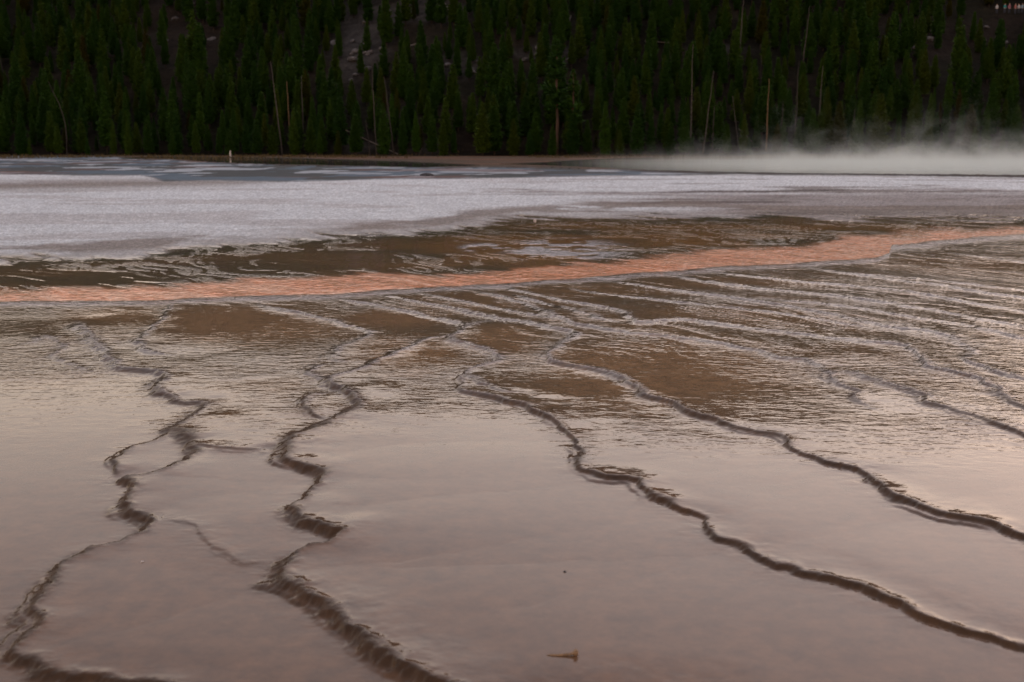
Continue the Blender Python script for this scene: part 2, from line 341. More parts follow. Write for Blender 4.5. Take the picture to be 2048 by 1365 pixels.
al_ = X * .6 - Y * .8; ac_ = X * .8 + Y * .6
white = sstep(6, -6, PY - white_edge + (fbm(X * 1.2, Y * 1.0, 167, 4) - .5) * 10 + (fbm(al_ * .5, ac_ * 2.2, 169, 4) - .5) * 30) * sstep(-3, 3, PY - hump_bot)
orange = sstep(-7, 7, PY - or_top + (fbm(al_ * .7, ac_ * 3.0, 165, 4) - .5) * 16 - 4) * sstep(2, -2, PY - or_bot)
between = sstep(-6, 6, PY - white_edge) * sstep(4, -3, PY - or_top)
far_z = sstep(3, -3, PY - hump_bot)
bankz = sstep(.8, -.8, PY - bank_bot)
nearz = sstep(-2, 2, PY - or_bot) * (1 - orange)
lowstrip = np.exp(-((PY - or_bot - 6) / 5.0) ** 2) * nearz

def C(r, g, b): return np.array([r, g, b], float)
def lay(col, mask, c): return col * (1 - mask[:, None]) + mask[:, None] * c
nA = fbm(X * .35, Y * .35, 91, 4); nB = fbm(X * 1.4, Y * 1.4, 93, 4); nC = fbm(X * .25, Y * 1.2, 95, 4)
bed = np.zeros((NV, 3)) + C(.105, .052, .023)
# mats: brown to ochre, richer in the middle distance, greyer film near the camera
pool = np.zeros(NV)
wob = (fbm(X * .9, Y * .9, 151, 2) - .5) * .8
for cx, cy, rx, ry in [(490, 650, 235, 52), (230, 632, 120, 26), (1010, 690, 95, 32), (1320, 745, 260, 90), (1000, 610, 200, 24), (1480, 640, 230, 26), (1180, 585, 220, 16), (820, 715, 130, 36), (1920, 530, 200, 26), (1500, 570, 200, 12), (780, 640, 120, 20)]:
    pool = np.maximum(pool, sstep(1.35, .35, np.hypot((PX - cx) / rx, (PY - cy) / ry) + wob * .5))
midm = sstep(980, 700, PY)
bed = lay(bed, midm, C(.120, .074, .034))
bed = lay(bed, sstep(.45, .62, nB) * .5 * midm, C(.17, .092, .038))
bed = lay(bed, sstep(.55, .40, nA) * .4 * midm, C(.10, .065, .028))
bed = lay(bed, pool * .8, C(.215, .120, .052))
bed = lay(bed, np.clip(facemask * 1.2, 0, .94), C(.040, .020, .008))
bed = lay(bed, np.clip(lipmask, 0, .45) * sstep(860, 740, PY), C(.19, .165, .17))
bed = lay(bed, between, C(.090, .056, .022))
bed = lay(bed, between * sstep(.44, .68, nA) * sstep(500, 1100, PX) * .85, C(.26, .115, .022))
bed = lay(bed, between * sstep(.46, .70, nC) * .6, C(.16, .085, .030))
bcr = between * sstep(1.1, .5, np.minimum(np.hypot((PX - 1130) / 150, (PY - 500) / 26), np.hypot((PX - 975) / 70, (PY - 496) / 11))) * sstep(.40, .56, fbm(X * 2.2, Y * 2.6, 173, 4))
bed = lay(bed, bcr * .85, C(.34, .35, .39))
bed = lay(bed, between * sstep(22, 2, PY - white_edge) * .6, C(.045, .048, .026))
bed = lay(bed, np.clip(lowstrip, 0, 1) * .8, C(.24, .21, .22))
bed = lay(bed, orange, C(.76, .30, .14))
bed = lay(bed, orange * sstep(.50, .62, fbm(X * .8, Y * 1.6, 97, 4)) * .6, C(.78, .38, .21))
bed = lay(bed, orange * sstep(.60, .68, fbm(X * .7, Y * 1.2, 99, 3)) * sstep(25, 5, PY - or_top) * .9, C(.26, .12, .03))
orst = fbm(al_ * .9, ac_ * 4.5, 175, 4)
bed = lay(bed, orange * sstep(.54, .68, orst) * .55, C(.42, .175, .06))
bed = lay(bed, orange * sstep(.44, .32, orst) * .6, C(.74, .42, .26))
# pale sinter crust
bed = lay(bed, white, C(.63, .67, .70))
streak = fbm(X * .22, Y * .45, 101, 5)
bed = lay(bed, white * sstep(.54, .68, streak) * .35, C(.34, .30, .29))
rightgrey = white * sstep(900, 1500, PX + (streak - .5) * 900) * sstep(372, 392, PY + (streak - .5) * 30)
bed = lay(bed, rightgrey * .75, C(.22, .185, .175))
bed = lay(bed, rightgrey * sstep(.56, .66, fbm(X * .25, Y * .5, 103, 4)) * .8, C(.10, .085, .085))
leftbr = white * np.exp(-((PY - 374 + (PX) * .02) / 10) ** 2) * sstep(640, 250, PX + (streak - .5) * 500)
bed = lay(bed, leftbr * .9, C(.22, .19, .17))
edgebr = white * np.exp(-((PY - white_edge + 16 + 14 * (nA - .5)) / 9) ** 2) * sstep(.42, .55, nA + .05)
bed = lay(bed, np.clip(edgebr * 1.1, 0, .8), C(.20, .165, .14))
bed = lay(bed, white * sstep(-30, 4, PY - white_edge + (streak - .5) * 24) * .6, C(.27, .24, .22))
# far grey-blue wet flat and the bank
fs = fbm(X * .22, Y * .14, 105, 5)
bed = lay(bed, far_z, C(.11, .16, .21))
bed = lay(bed, far_z * sstep(.47, .54, fs), C(.045, .055, .060))
bed = lay(bed, far_z * sstep(.57, .63, fbm(X * .30, Y * .20, 107, 4)) * .8, C(.42, .47, .52))
bed = lay(bed, far_z * sstep(.60, .68, fbm(X * .12, Y * .12, 109, 4)) * .6, C(.16, .075, .06))
bed = lay(bed, bankz, C(.060, .040, .022))
bed = lay(bed, bankz * sstep(.5, .6, fbm(X * .06, Y * .2, 111, 4)) * .8, C(.11, .050, .024))
bed *= (1.0 + .08 * orange)[:, None]
bed *= (.85 + .3 * fbm(X * 2.2, Y * 2.2, 113, 4))[:, None]

# wetness, ripple height (metres) and crust grain
wet = np.ones(NV)
wet = wet * (1 - white * (.97 - .35 * sstep(.55, .68, streak) * sstep(900, 1500, PX)))
wet = wet * (1 - bankz) * (1 - .8 * np.clip(facemask, 0, 1) * sstep(700, 850, PY))
wet = np.where(far_z * (1 - bankz) > .5, 25e-2 * sstep(.62, .40, fs) + .08, wet)
calm = sstep(960, 760, PY + (fbm(X * .8, Y * .8, 121, 3) - .5) * 160)
patch = sstep(.50, .66, fbm(X * .9 + 4, Y * .9, 125, 3))
rightz = sstep(1350, 1950, PX + (nA - .5) * 500)
rip = .00014 + calm * (.0013 + .0020 * patch + .0016 * rightz) * (1 - .62 * pool)
rip += np.exp(-(rimdist / .13) ** 2) * (.0012 + .0030 * sstep(960, 780, PY) * sstep(.40, .60, nB)) + .0065 * lipmask * sstep(900, 740, PY)
rip = rip * (1 - lobe * .5) + lobe * (.0012 + .0030 * stk + .002 * edge2)
rip = rip * (1 - between) + between * (.0004 + .0055 * stk + .0008 * sstep(.50, .66, fbm(X * .5, Y * .8, 123, 3)) + .008 * bcr)
rip = rip * (1 - orange) + orange * .0060
rip += lowstrip * .006
rip = rip * (1 - white) + white * .004
rip = rip * (1 - far_z) + far_z * .004
grain = .0012 + white * .05 + bankz * .05
spk = hash2(np.arange(NV), np.arange(NV) * 0 + 7, 5) - .5
Z += white * ((fbm(X * 3, Y * 3, 131, 4) - .5) * .03 + spk * .022 * np.clip(Y / 30, .5, 3) + .03)
bed *= (1 + white * (hash2(np.arange(NV), np.arange(NV) * 0 + 3, 8) - .5) * .34)[:, None]
Z += orange * (fbm(X * 11, Y * 9, 133, 2) - .5) * .010
# gentle hump of the flat on the far left, low bank in front of the forest
hump = sstep(900, 100, PX) * np.exp(-((PY - 325) / 14) ** 2)
Z += hump * .12 + bankz * .12

# ---- pond: calm water on the far flat ----------------------------------
pond_top_r = curve([(-700,330.6),(1000,330.6),(1080,327.5),(1160,322),(1250,318),(1500,316),(2750,316)])
pond_bot_r = curve([(-700,300),(999,300),(1000,330.8),(1080,332.5),(1200,338),(1300,343),(1400,345),(1700,349),(2048,354),(2750,357)], .4, .15, 141)
pond_top_l = curve([(-700,400),(235,400),(236,318),(330,316),(600,319),(800,325),(930,331),(960,333),(961,400),(2750,400)])
pond_bot_l = curve([(-700,300),(235,300),(236,318.5),(330,321),(420,327),(520,331),(700,334),(850,336),(930,334.5),(960,333.2),(961,300),(2750,300)], .4, .15, 143)
pond_s = np.maximum(sstep(-.9, .9, PY - pond_top_r) * sstep(.9, -.9, PY - pond_bot_r), sstep(-.9, .9, PY - pond_top_l) * sstep(.9, -.9, PY - pond_bot_l))
pondm = pond_s > .5
Z = Z * (1 - pond_s) + pond_s * .02
shore = np.exp(-((PY - pond_bot_r - 1.6) / 1.5) ** 2) * sstep(1150, 1400, PX)
bed = lay(bed, shore * .95, C(.022, .016, .012)); wet = wet * (1 - shore * .8)
bed = lay(bed, pond_s, C(.018, .020, .016)); wet = np.maximum(wet, pond_s); rip = rip * (1 - pond_s) + .0004 * pond_s; grain = grain * (1 - pond_s)

# ---- split the sheet into its pieces of the setting ---------------------
nr, nc = shape
ii = np.arange(NV).reshape(shape)
F = np.stack([ii[:-1, :-1], ii[:-1, 1:], ii[1:, 1:], ii[1:, :-1]], -1).reshape(-1, 4)
V = np.stack([X, Y, Z], -1)
Zg = Z.reshape(shape); Pv = V.reshape(nr, nc, 3)
du = np.gradient(Pv, axis=1); dv = np.gradient(Pv, axis=0)
Nn = np.cross(du, dv); Nn /= np.linalg.norm(Nn, axis=2, keepdims=True) + 1e-12
if Nn[0, 0, 2] < 0: Nn = -Nn
NRM = Nn.reshape(-1, 3)
fn = np.cross(V[F[0, 1]] - V[F[0, 0]], V[F[0, 2]] - V[F[0, 0]])
if fn[2] < 0: F = F[:, ::-1]
fc = F[:, 0]
reg = np.zeros(len(F), int)                       # 0 terrace
reg[between[fc] > .5] = 1; reg[orange[fc] > .5] = 2; reg[white[fc] > .5] = 3; reg[far_z[fc] > .5] = 4; reg[bankz[fc] > .5] = 5; reg[pondm[fc]] = 6
rm = (reg == 0) & (rimid[fc] >= 0)
reg[rm] = 100 + rimid[fc][rm]
def sheet(name, ids, parent=None):
    f = F[ids]
    if not len(f): return None
    used, inv = np.unique(f.ravel(), return_inverse=True)
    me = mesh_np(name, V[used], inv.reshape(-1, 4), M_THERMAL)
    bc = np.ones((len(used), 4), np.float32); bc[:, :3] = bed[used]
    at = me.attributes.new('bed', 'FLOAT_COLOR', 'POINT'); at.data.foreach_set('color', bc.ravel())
    for nm, arr in (('wet', wet), ('rip', rip), ('grain', grain)):
        at = me.attributes.new(nm, 'FLOAT', 'POINT'); at.data.foreach_set('value', arr[used].astype(np.float32))
    me.normals_split_custom_set_from_vertices(NRM[used].astype(np.float32))
    return link(name, me, parent)
terrace = tag(sheet('terrace', reg == 0), 'wet brown travertine terraces with shallow reflecting pools', kind='structure')
for ri, key in enumerate(RIMS):
    o = sheet('terrace_rim', reg == 100 + ri, terrace)
tag(sheet('mat_flat', reg == 1), 'dark brown and ochre bacterial mat flat behind the orange channel', kind='structure')
tag(sheet('runoff_channel', reg == 2), 'orange runoff channel winding across the terraces', kind='structure')
tag(sheet('sinter_flat', reg == 3), 'pale pinkish grey sinter crust flat', kind='structure')
tag(sheet('mud_flat', reg == 4), 'far blue-grey wet flat with dark streaks', kind='structure')
tag(sheet('bank', reg == 5), 'low tan bank in front of the forest', kind='structure')
tag(sheet('pond', reg == 6), 'dark still hot spring water before the bank', kind='structure')

# large ground sheet under everything, out to the horizon
M_EARTH = noise_mat('dark_earth', (0.05, 0.038, 0.028), (0.09, 0.065, 0.045), .2, rough=.6)
gv = [(-3000, -3000, -.16), (3000, -3000, -.16), (3000, 5000, -.16), (-3000, 5000, -.16)]
g = link('ground', mesh_np('ground', gv, [(0, 1, 2, 3)], M_EARTH)); tag(g, kind='structure')

# ------------------------------------------------------------------ hillside
HB = 163.0
def hill_z(x, y):
    x = np.asarray(x, float); y = np.asarray(y, float)
    yb = HB + 5 * (fbm(x * .02, x * 0 + 3.3, 201, 2) - .5)
    t = np.maximum(y - yb, 0)
    ridge = 66 + 20 * np.exp(-((x - 32) / 75.0) ** 2) + 6 * (fbm(x * .008, x * 0 + 1.1, 203, 3) - .5) * 2
    z = ridge * (1 - np.exp(-(t / 112.0) ** 1.25))
    z = z + np.minimum(t / 10, 1) * ((fbm(x * .035, y * .035, 205, 4) - .5) * 7 + (fbm(x * .15, y * .15, 207, 3) - .5) * 1.6)
    fl = np.exp(-(((x - 101) / 13) ** 2 + ((y - 243) / 9) ** 2))
    return z + fl * 2.0 - .03
hx = np.arange(-330, 331, 2.2); hy = np.concatenate([np.arange(154, 320, 1.8), np.arange(320, 620, 8)])
HX, HY = np.meshgrid(hx, hy); HZ = hill_z(HX, HY)
HZ = np.where(HY < 158, -.3, HZ)
hV = np.stack([HX, HY, HZ], -1).reshape(-1, 3); q = np.arange(len(hV)).reshape(HX.shape)
hF = np.stack([q[:-1, :-1], q[:-1, 1:], q[1:, 1:], q[1:, :-1]], -1).reshape(-1, 4)
def hill_ray(px, py):
    """the point of the hillside seen at a photograph pixel"""
    dx, dy, dz = ray(px, py)
    ys = np.arange(HB - 8, 420, .25); t = ys / dy
    zs = CAM_H + dz * t; hz = hill_z(dx * t, ys)
    k = np.where(zs <= hz)[0]
    k = k[0] if len(k) else 40
    return float(dx * t[k]), float(ys[k]), float(hz[k])
def project(x, y, z):
    d = y * cp - (z - CAM_H) * sp_; v = y * sp_ + (z - CAM_H) * cp
    return 1024 + FPX * x / d, 682.5 - FPX * v / d, d
# bare places: pixel centre, pixel radii, kind (0 brown soil, 1 pale rock)
CLEAR = [(390, 60, 95, 70, 0), (335, 25, 60, 40, 0), (735, 60, 60, 75, 1), (700, 120, 40, 50, 1), (850, 20, 90, 30, 1), (1090, 108, 85, 16, 1), (1430, 100, 60, 10, 1),
         (920, 135, 40, 22, 1), (1930, 75, 110, 26, 0), (1880, 90, 60, 30, 0), (2015, 42, 45, 16, 0), (950, 285, 60, 26, 0), (720, 293, 40, 14, 1), (860, 296, 30, 14, 1), (1300, 30, 70, 18, 0), (70, 303, 90, 10, 0)]
hpx, hpy, _ = project(hV[:, 0], hV[:, 1], hV[:, 2])
soil = fbm(hV[:, 0] * .12, hV[:, 1] * .12, 211, 4)
hc = np.zeros((len(hV), 3)) + C(.010, .009, .005)
hc = lay(hc, sstep(.45, .62, soil), C(.018, .014, .009))
for cx, cy, rx, ry, k in CLEAR:
    m = sstep(1.25, .6, np.hypot((hpx - cx) / rx, (hpy - cy) / ry) + (soil - .5) * .8)
    hc = lay(hc, m * .85, C(.015, .010, .007) if k == 0 else C(.045, .041, .039))
def hill_material():
    m, n, l, p = new_mat('hillside_soil')
    at = N(n, 'ShaderNodeAttribute', attribute_name='bed'); tc = N(n, 'ShaderNodeTexCoord')
    t = N(n, 'ShaderNodeTexNoise'); t.inputs['Scale'].default_value = .7; t.inputs['Detail'].default_value = 8; t.inputs['Roughness'].default_value = .7
    l.new(tc.outputs['Object'], t.inputs['Vector'])
    mr = N(n, 'ShaderNodeMapRange'); mr.inputs[1].default_value = .32; mr.inputs[2].default_value = .68; mr.inputs[3].default_value = .45; mr.inputs[4].default_value = 1.5
    l.new(t.outputs['Fac'], mr.inputs[0])
    s = N(n, 'ShaderNodeVectorMath', operation='SCALE'); l.new(at.outputs['Color'], s.inputs[0]); l.new(mr.outputs[0], s.inputs['Scale'])
    l.new(s.outputs[0], p.inputs['Base Color']); p.inputs['Roughness'].default_value = .95; p.inputs['Specular IOR Level'].default_value = .1
    b = N(n, 'ShaderNodeBump'); b.inputs['Distance'].default_value = .8; l.new(t.outputs['Fac'], b.inputs['Height']); l.new(b.outputs[0], p.inputs['Normal'])
    return m
hme = mesh_np('hillside', hV, hF, hill_material())
bc = np.ones((len(hV), 4), np.float32); bc[:, :3] = hc
at = hme.attributes.new('bed', 'FLOAT_COLOR', 'POINT'); at.data.foreach_set('color', bc.ravel())
tag(link('hillside', hme), 'steep forested hillside with bare soil and rock', kind='structure')

# ------------------------------------------------------------------ pines
def crown_mesh(seed, sparse=False):
    """unit-height pine crown: whorls of drooping branches that carry tufts of needles"""
    rg = random.Random(seed); vs = []; fs = []
    base = rg.uniform(.05, .14) if not sparse else rg.uniform(.38, .45)
    wid = rg.uniform(.115, .170) if not sparse else .14
    nw = 25 if not sparse else 15
    for w in range(nw):
        t = (w + rg.uniform(-.3, .3)) / (nw - 1); t = min(max(t, 0), 1)
        z0 = base + (1 - base) * (t ** .92) * .985
        prof = (1 - t) ** .80 * min(1, .62 + t * 2.2)
        nb = max(3, int(7 - 2.5 * t)) if not sparse else rg.randint(2, 4)
        a0 = rg.uniform(0, 6.28)
        for k in range(nb):
            if rg.random() < (.06 if not sparse else .2): continue
            a = a0 + k * 6.283 / nb + rg.uniform(-.4, .4)
            ln = wid * prof * rg.uniform(.65, 1.2) + .008
            up = rg.uniform(.0, .35) + .5 * t
            dx, dy, dz = math.cos(a), math.sin(a), up
            nt = 4 if ln > .08 else (3 if ln > .04 else 2)
            for j in range(nt):
                s = (j + .75) / nt
                cx, cy, cz = dx * ln * s, dy * ln * s, z0 + dz * ln * s * s - .12 * ln * math.sin(3.14 * s)
                sz = (.042 + .026 * (1 - s)) * (1 - .45 * t) * rg.uniform(.8, 1.3)
                for q in range(8):
                    # thin needle blades fanning out and up from the branch
                    aa = a + rg.uniform(-1.5, 1.5); el = rg.uniform(-.35, 1.1)
                    ex, ey, ez = math.cos(aa) * math.cos(el), math.sin(aa) * math.cos(el), math.sin(el)
                    px_, py_ = -math.sin(aa), math.cos(aa); tw = rg.uniform(-1, 1)
                    wv = (px_ * .33 * sz, py_ * .33 * sz, tw * .25 * sz)
                    n0 = len(vs)
                    vs += [(cx - wv[0] - ex * sz * .3, cy - wv[1] - ey * sz * .3, cz - wv[2] - ez * sz * .3), (cx + wv[0], cy + wv[1], cz + wv[2]), (cx + ex * sz * 1.35, cy + ey * sz * 1.35, cz + ez * sz * 1.35)]
                    fs.append((n0, n0 + 1, n0 + 2))
    return vs, fs
def trunk_rings(pts, rad, sides=7):
    vs = []; fs = []
    for i, (p, r) in enumerate(zip(pts, rad)):
        for k in range(sides):
            a = k * 6.2832 / sides; vs.append((p[0] + r * math.cos(a), p[1] + r * math.sin(a), p[2]))
    for i in range(len(pts) - 1):
        for k in range(sides):
            k2 = (k + 1) % sides
            a, b, c, d = i * sides + k, i * sides + k2, (i + 1) * sides + k2, (i + 1) * sides + k
            fs += [(a, b, c), (a, c, d)]
    top = len(vs); vs.append(tuple(pts[-1][:2]) + (pts[-1][2] + rad[-1],))
    o = (len(pts) - 1) * sides
    for k in range(sides): fs.append((o + k, o + (k + 1) % sides, top))
    return vs, fs
def stick(vs, fs, a, b, r0, r1, sides=4):
    a = Vector(a); b = Vector(b); d = (b - a).normalized(); u = d.orthogonal().normalized(); w = d.cross(u)
    n0 = len(vs)
    for p, r in ((a, r0), (b, r1)):
        for k in range(sides):
            t = k * 6.2832 / sides; vs.append(tuple(p + u * r * math.cos(t) + w * r * math.sin(t)))
    for k in range(sides):
        k2 = (k + 1) % sides
        fs += [(n0 + k, n0 + k2, n0 + sides + k2), (n0 + k, n0 + sides + k2, n0 + sides + k)]
CROWNS, TRUNKS = [], []
for s in range(7):
    v, f = crown_mesh(100 + s); CROWNS.append(mesh_np('crown', v, f, M_NEEDLE, False))
    b = random.Random(s).uniform(-.01, .01)
    v, f = trunk_rings([(0, 0, -.03), (b, 0, .3), (0, b, .65), (0, 0, .97)], [.017, .013, .008, .002], 6)
    TRUNKS.append(mesh_np('trunk', v, f, M_BARK))

# scatter
pts = []; cell = {}
def try_tree(x, y, sp):
    k = (int(x // 3), int(y // 3))
    for i in (-1, 0, 1):
        for j in (-1, 0, 1):
            for (u, v) in cell.get((k[0] + i, k[1] + j), ()):
                if (u - x) ** 2 + (v - y) ** 2 < sp * sp: return False
    cell.setdefault(k, []).append((x, y)); pts.append((x, y)); return True
rg = random.Random(5)
PEOPLE_PX = (1998, 22)
cy_ = HB - 3 + 175 * np.random.rand(26000) ** 1.15; cx_ = np.random.uniform(-.62, .62, 26000) * cy_
cz_ = hill_z(cx_, cy_); cpx, cpy, _ = project(cx_, cy_, cz_)
dens = np.ones(26000)
for cx, cy, rx, ry, k in CLEAR:
    q_ = np.hypot((cpx - cx) / rx, (cpy - cy) / ry)
    dens = np.where(q_ < 1, np.minimum(dens, .30 if k else .42), dens)
dens = np.where((np.abs(cpx - 2018) < 45) & (cpy > 16) & (cpy < 100), np.minimum(dens, np.where(cpy < 70, .1, .4)), dens)
dens = np.where(cy_ < HB + 4, dens * .55, dens)
for x, y, ok in zip(cx_, cy_, np.random.rand(26000) < dens):
    if ok: try_tree(float(x), float(y), 2.0 if y < 185 else 2.25)
pz_ = hill_z(np.array([p[0] for p in pts]), np.array([p[1] for p in pts]))
trees = []
for (x, y), z in zip(pts, pz_):
    z = float(z); h = rg.uniform(3.6, 8.2) * (1.0 if y > 175 else .92)
    if rg.random() < .12: h *= .55
    if rg.random() < .08: h *= 1.3
    px, py, d = project(x, y, z); trees.append((x, y, z, h, px, py, d))
def blocks(t):
    tp = t[5] - t[3] * FPX / t[6]
    return any(math.hypot((t[4] - cx) / rx, (q - cy) / ry) < .85 for cx, cy, rx, ry, k in CLEAR[:13] for q in (tp, tp * .7 + t[5] * .3))
trees = [t for t in trees if not (blocks(t) and rg.random() < .55)]
trees = [t for t in trees if not (abs(t[4] - 2000) < 60 and t[5] > 20 and t[5] - t[3] * FPX / t[6] < 26 and t[5] < 150)]
inview = [t for t in trees if -20 < t[4] < 2068 and t[5] > 0]
inview.sort(key=lambda t: t[1])
single = set(id(t) for t in inview[:290])
ZONES = [(0, 125, 'pine in the shadows left of the bent snag', 'pines left of the bent snag'),
         (125, 468, 'pine between the bent snag and the white stump', 'pines right of the bent snag'),
         (468, 560, 'pine between white stump and tall leaning snag', 'pines above the white stump'),
         (560, 745, 'pine between tall leaning snag and paired thin snags', 'pines right of the leaning snag'),
         (745, 1105, 'pine between the paired thin snags and the red-barked pines', 'pines left of the red-barked pines'),
         (1105, 1380, 'pine between red-barked pines and first grey snag', 'pines right of the red-barked pines'),
         (1380, 1640, 'pine standing among the grey snags behind the steam', 'pines among the grey snags'),
         (1640, 2100, 'pine in the thick steam at far right', 'pines behind thick steam')]
def pine(x, y, z, h, seed, label, group, crown=None, trunk=None, wide=1.0):
    e = bpy.data.objects.new('pine_tree', None); COL.objects.link(e)
    e.location = (x, y, z); e.empty_display_size = .2
    rz = (seed * 2.399) % 6.283
    e.rotation_euler = (0, 0, rz); e.scale = (h * wide, h * wide, h)
    tag(e, label, 'tree', group)
    link('crown', crown or CROWNS[seed % 7], e); link('trunk', trunk or TRUNKS[seed % 7], e)
    return e
rest = []
for i, t in enumerate(trees):
    if id(t) in single:
        for a, b, lb, gr in ZONES:
            if a <= max(0, t[4]) < b:
                size = 'small' if t[3] < 5.2 else ('tall' if t[3] > 7.6 else 'mid-height')
                row = 'in the front row' if t[1] < HB + 4 else 'behind the front row'
                lb2 = size + ' ' + lb.replace('young ', '').replace('dark ', '').replace(' at the forest edge', '').replace(' standing', '') + ', ' + row
                pine(t[0], t[1], t[2], t[3], i, lb2, size + ' ' + gr + ' ' + row, wide=.75 + .5 * ((i * .618) % 1)); break
    else: rest.append(t)
# the wood behind, too many to count: one object that places whole trees on points
srcs = bpy.data.collections.new('pine_kinds')
for s in range(7):
    nv = len(CROWNS[s].vertices)
    v1, f1 = crown_mesh(100 + s)
    b = random.Random(s).uniform(-.01, .01)
    v2, f2 = trunk_rings([(0, 0, -.03), (b, 0, .3), (0, b, .65), (0, 0, .97)], [.017, .013, .008, .002], 6)
    me = mesh_np('pine_kind', v1 + v2, f1 + [tuple(len(v1) + k for k in q) for q in f2], M_NEEDLE, False)
    me.materials.append(M_BARK)
    mi = np.zeros(len(f1) + len(f2), np.int32); mi[len(f1):] = 1; me.polygons.foreach_set('material_index', mi)
    srcs.objects.link(bpy.data.objects.new('pine_kind', me))
fme = bpy.data.meshes.new('forest'); fme.vertices.add(len(rest))
fme.vertices.foreach_set('co', np.array([t[:3] for t in rest], np.float32).ravel())
at = fme.attributes.new('h', 'FLOAT', 'POINT'); at.data.foreach_set('value', np.array([t[3] for t in rest], np.float32))
forest = link('forest', fme); tag(forest, 'dense dark pine forest covering the hillside', 'forest', kind='stuff')
ng = bpy.data.node_groups.new('forest_trees', 'GeometryNodeTree')
ng.interface.new_socket('Geometry', in_out='INPUT', socket_type='NodeSocketGeometry'); ng.interface.new_socket('Geometry', in_out='OUTPUT', socket_type='NodeSocketGeometry')
gi = ng.nodes.new('NodeGroupInput'); go = ng.nodes.new('NodeGroupOutput'); iop = ng.nodes.new('GeometryNodeInstanceOnPoints')
ci = ng.nodes.new('GeometryNodeCollectionInfo'); ci.inputs['Collection'].default_value = srcs; ci.inputs['Separate Children'].default_value = True
rv = ng.nodes.new('FunctionNodeRandomValue'); rv.data_type = 'FLOAT_VECTOR'; rv.inputs[0].default_value = (-.03, -.03, 0); rv.inputs[1].default_value = (.03, .03, 6.28)
na = ng.nodes.new('GeometryNodeInputNamedAttribute'); na.data_type = 'FLOAT'; na.inputs['Name'].default_value = 'h'
iop.inputs['Pick Instance'].default_value = True
ng.links.new(gi.outputs[0], iop.inputs['Points']); ng.links.new(ci.outputs[0], iop.inputs['Instance'])
ng.links.new(rv.outputs[0], iop.inputs['Rotation']); ng.links.new(na.outputs[0], iop.inputs['Scale']); ng.links.new(iop.outputs[0], go.inputs[0])
md = forest.modifiers.new('trees', 'NODES'); md.node_group = ng

# two tall red-barked pines with bare lower trunks
for i, (bx, by, ty, lb) in enumerate([(1113, 309, 92, 'tallest red-barked pine with bare lower trunk at the forest edge'), (1145, 311, 150, 'shorter of the two red-barked pines, bushy top on a bare pale trunk')]):
    x, y, z = hill_ray(bx, by); h = (by - ty) * y / FPX
    v, f = crown_mesh(300 + i, True); cm = mesh_np('crown', v, f, M_NEEDLE, False)
    v, f = trunk_rings([(0, 0, -.02), (.008, 0, .3), (-.004, 0, .65), (0, 0, .98)], [.017, .014, .010, .002], 8); tm = mesh_np('trunk', v, f, M_RBARK)
    pine(x, y, z, h, i, lb, 'tall red-barked pines', cm, tm, 1.0)

# ------------------------------------------------------------------ dead snags, logs, stump
def snag(bx, by, tx, ty, r, label, mat=None, stubs=5, bend=0.0, name='dead_snag'):
    x, y, z = hill_ray(bx, by); s = y / FPX
    H = (by - ty) * s; dx = (tx - bx) * s
    g_ = random.Random(int(bx * 7 + by)); n = 7
    path = []; rad = []
    for k in range(n + 1):
        t = k / n
        path.append((dx * t + bend * math.sin(t * 3.14) + g_.uniform(-.05, .05), g_.uniform(-.1, .1) * t, H * t - .1))
        rad.append(max(r * .72 * (1 - .72 * t), .025))
    v, f = trunk_rings(path, rad, 8)
    e = bpy.data.objects.new(name, None); COL.objects.link(e); e.location = (x, y, z); e.empty_display_size = .2
    tag(e, label, 'dead tree', 'dead snags at the forest edge')
    link('trunk', mesh_np('trunk', v, f, mat or M_SNAG), e)
    for k in range(stubs):
        t = g_.uniform(.3, .95); i0 = min(int(t * n), n - 1); u = t * n - i0
        p = [path[i0][j] * (1 - u) + path[i0 + 1][j] * u for j in range(3)]
        a = g_.uniform(0, 6.28); L_ = g_.uniform(.3, 1.0) * (1.1 - t)
        bv, bf = [], []; stick(bv, bf, p, (p[0] + math.cos(a) * L_, p[1] + math.sin(a) * L_, p[2] + g_.uniform(-.1, .35) * L_), .035, .012)
        link('branch', mesh_np('branch', bv, bf, mat or M_SNAG), e)
    return e
snag(134, 313, 107, 168, .17, 'bent grey snag curving leftward at the dark left forest edge', bend=.9, stubs=4)
snag(565, 311, 548, 130, .19, 'tallest leaning grey snag left of centre, standing at the bank', stubs=6)
snag(579, 262, 577, 168, .20, 'short bright orange-tan broken snag beside the tall leaning snag', M_TSNAG, 1)
snag(606, 258, 606, 155, .20, 'grey snag with side branches right of the orange-tan snag', stubs=7)
snag(753, 312, 747, 128, .16, 'thin straight grey snag, left one of a close pair', stubs=5)
snag(789, 314, 772, 160, .17, 'thin leaning grey snag, right one of a close pair', stubs=5)
snag(741, 313, 733, 242, .15, 'short leaning snag with whitened foot beside the close pair', stubs=2)
snag(838, 312, 846, 287, .14, 'low leaning snag stub with pale foot on the bank', stubs=0)
snag(1380, 312, 1380, 98, .19, 'tall straight grey snag at the left end of the steam', stubs=8)
snag(1405, 312, 1422, 148, .17, 'grey snag leaning right beside the tall straight one', stubs=8)
snag(1424, 305, 1426, 215, .20, 'broad bleached snag with twiggy sides behind the leaning one', stubs=10)
snag(1478, 300, 1462, 195, .15, 'dark leaning snag among the grey snags', stubs=5)
snag(1532, 305, 1533, 163, .20, 'bright pale tan broken snag with stripped bark', M_TSNAG, 3)
snag(1561, 306, 1562, 205, .15, 'thin grey snag just right of the pale tan snag', stubs=3)
snag(1588, 305, 1590, 130, .15, 'slender grey snag rising from the steam, second right of tan snag', stubs=4)
snag(1634, 300, 1638, 138, .18, 'grey snag rising from the steam furthest right', stubs=4)
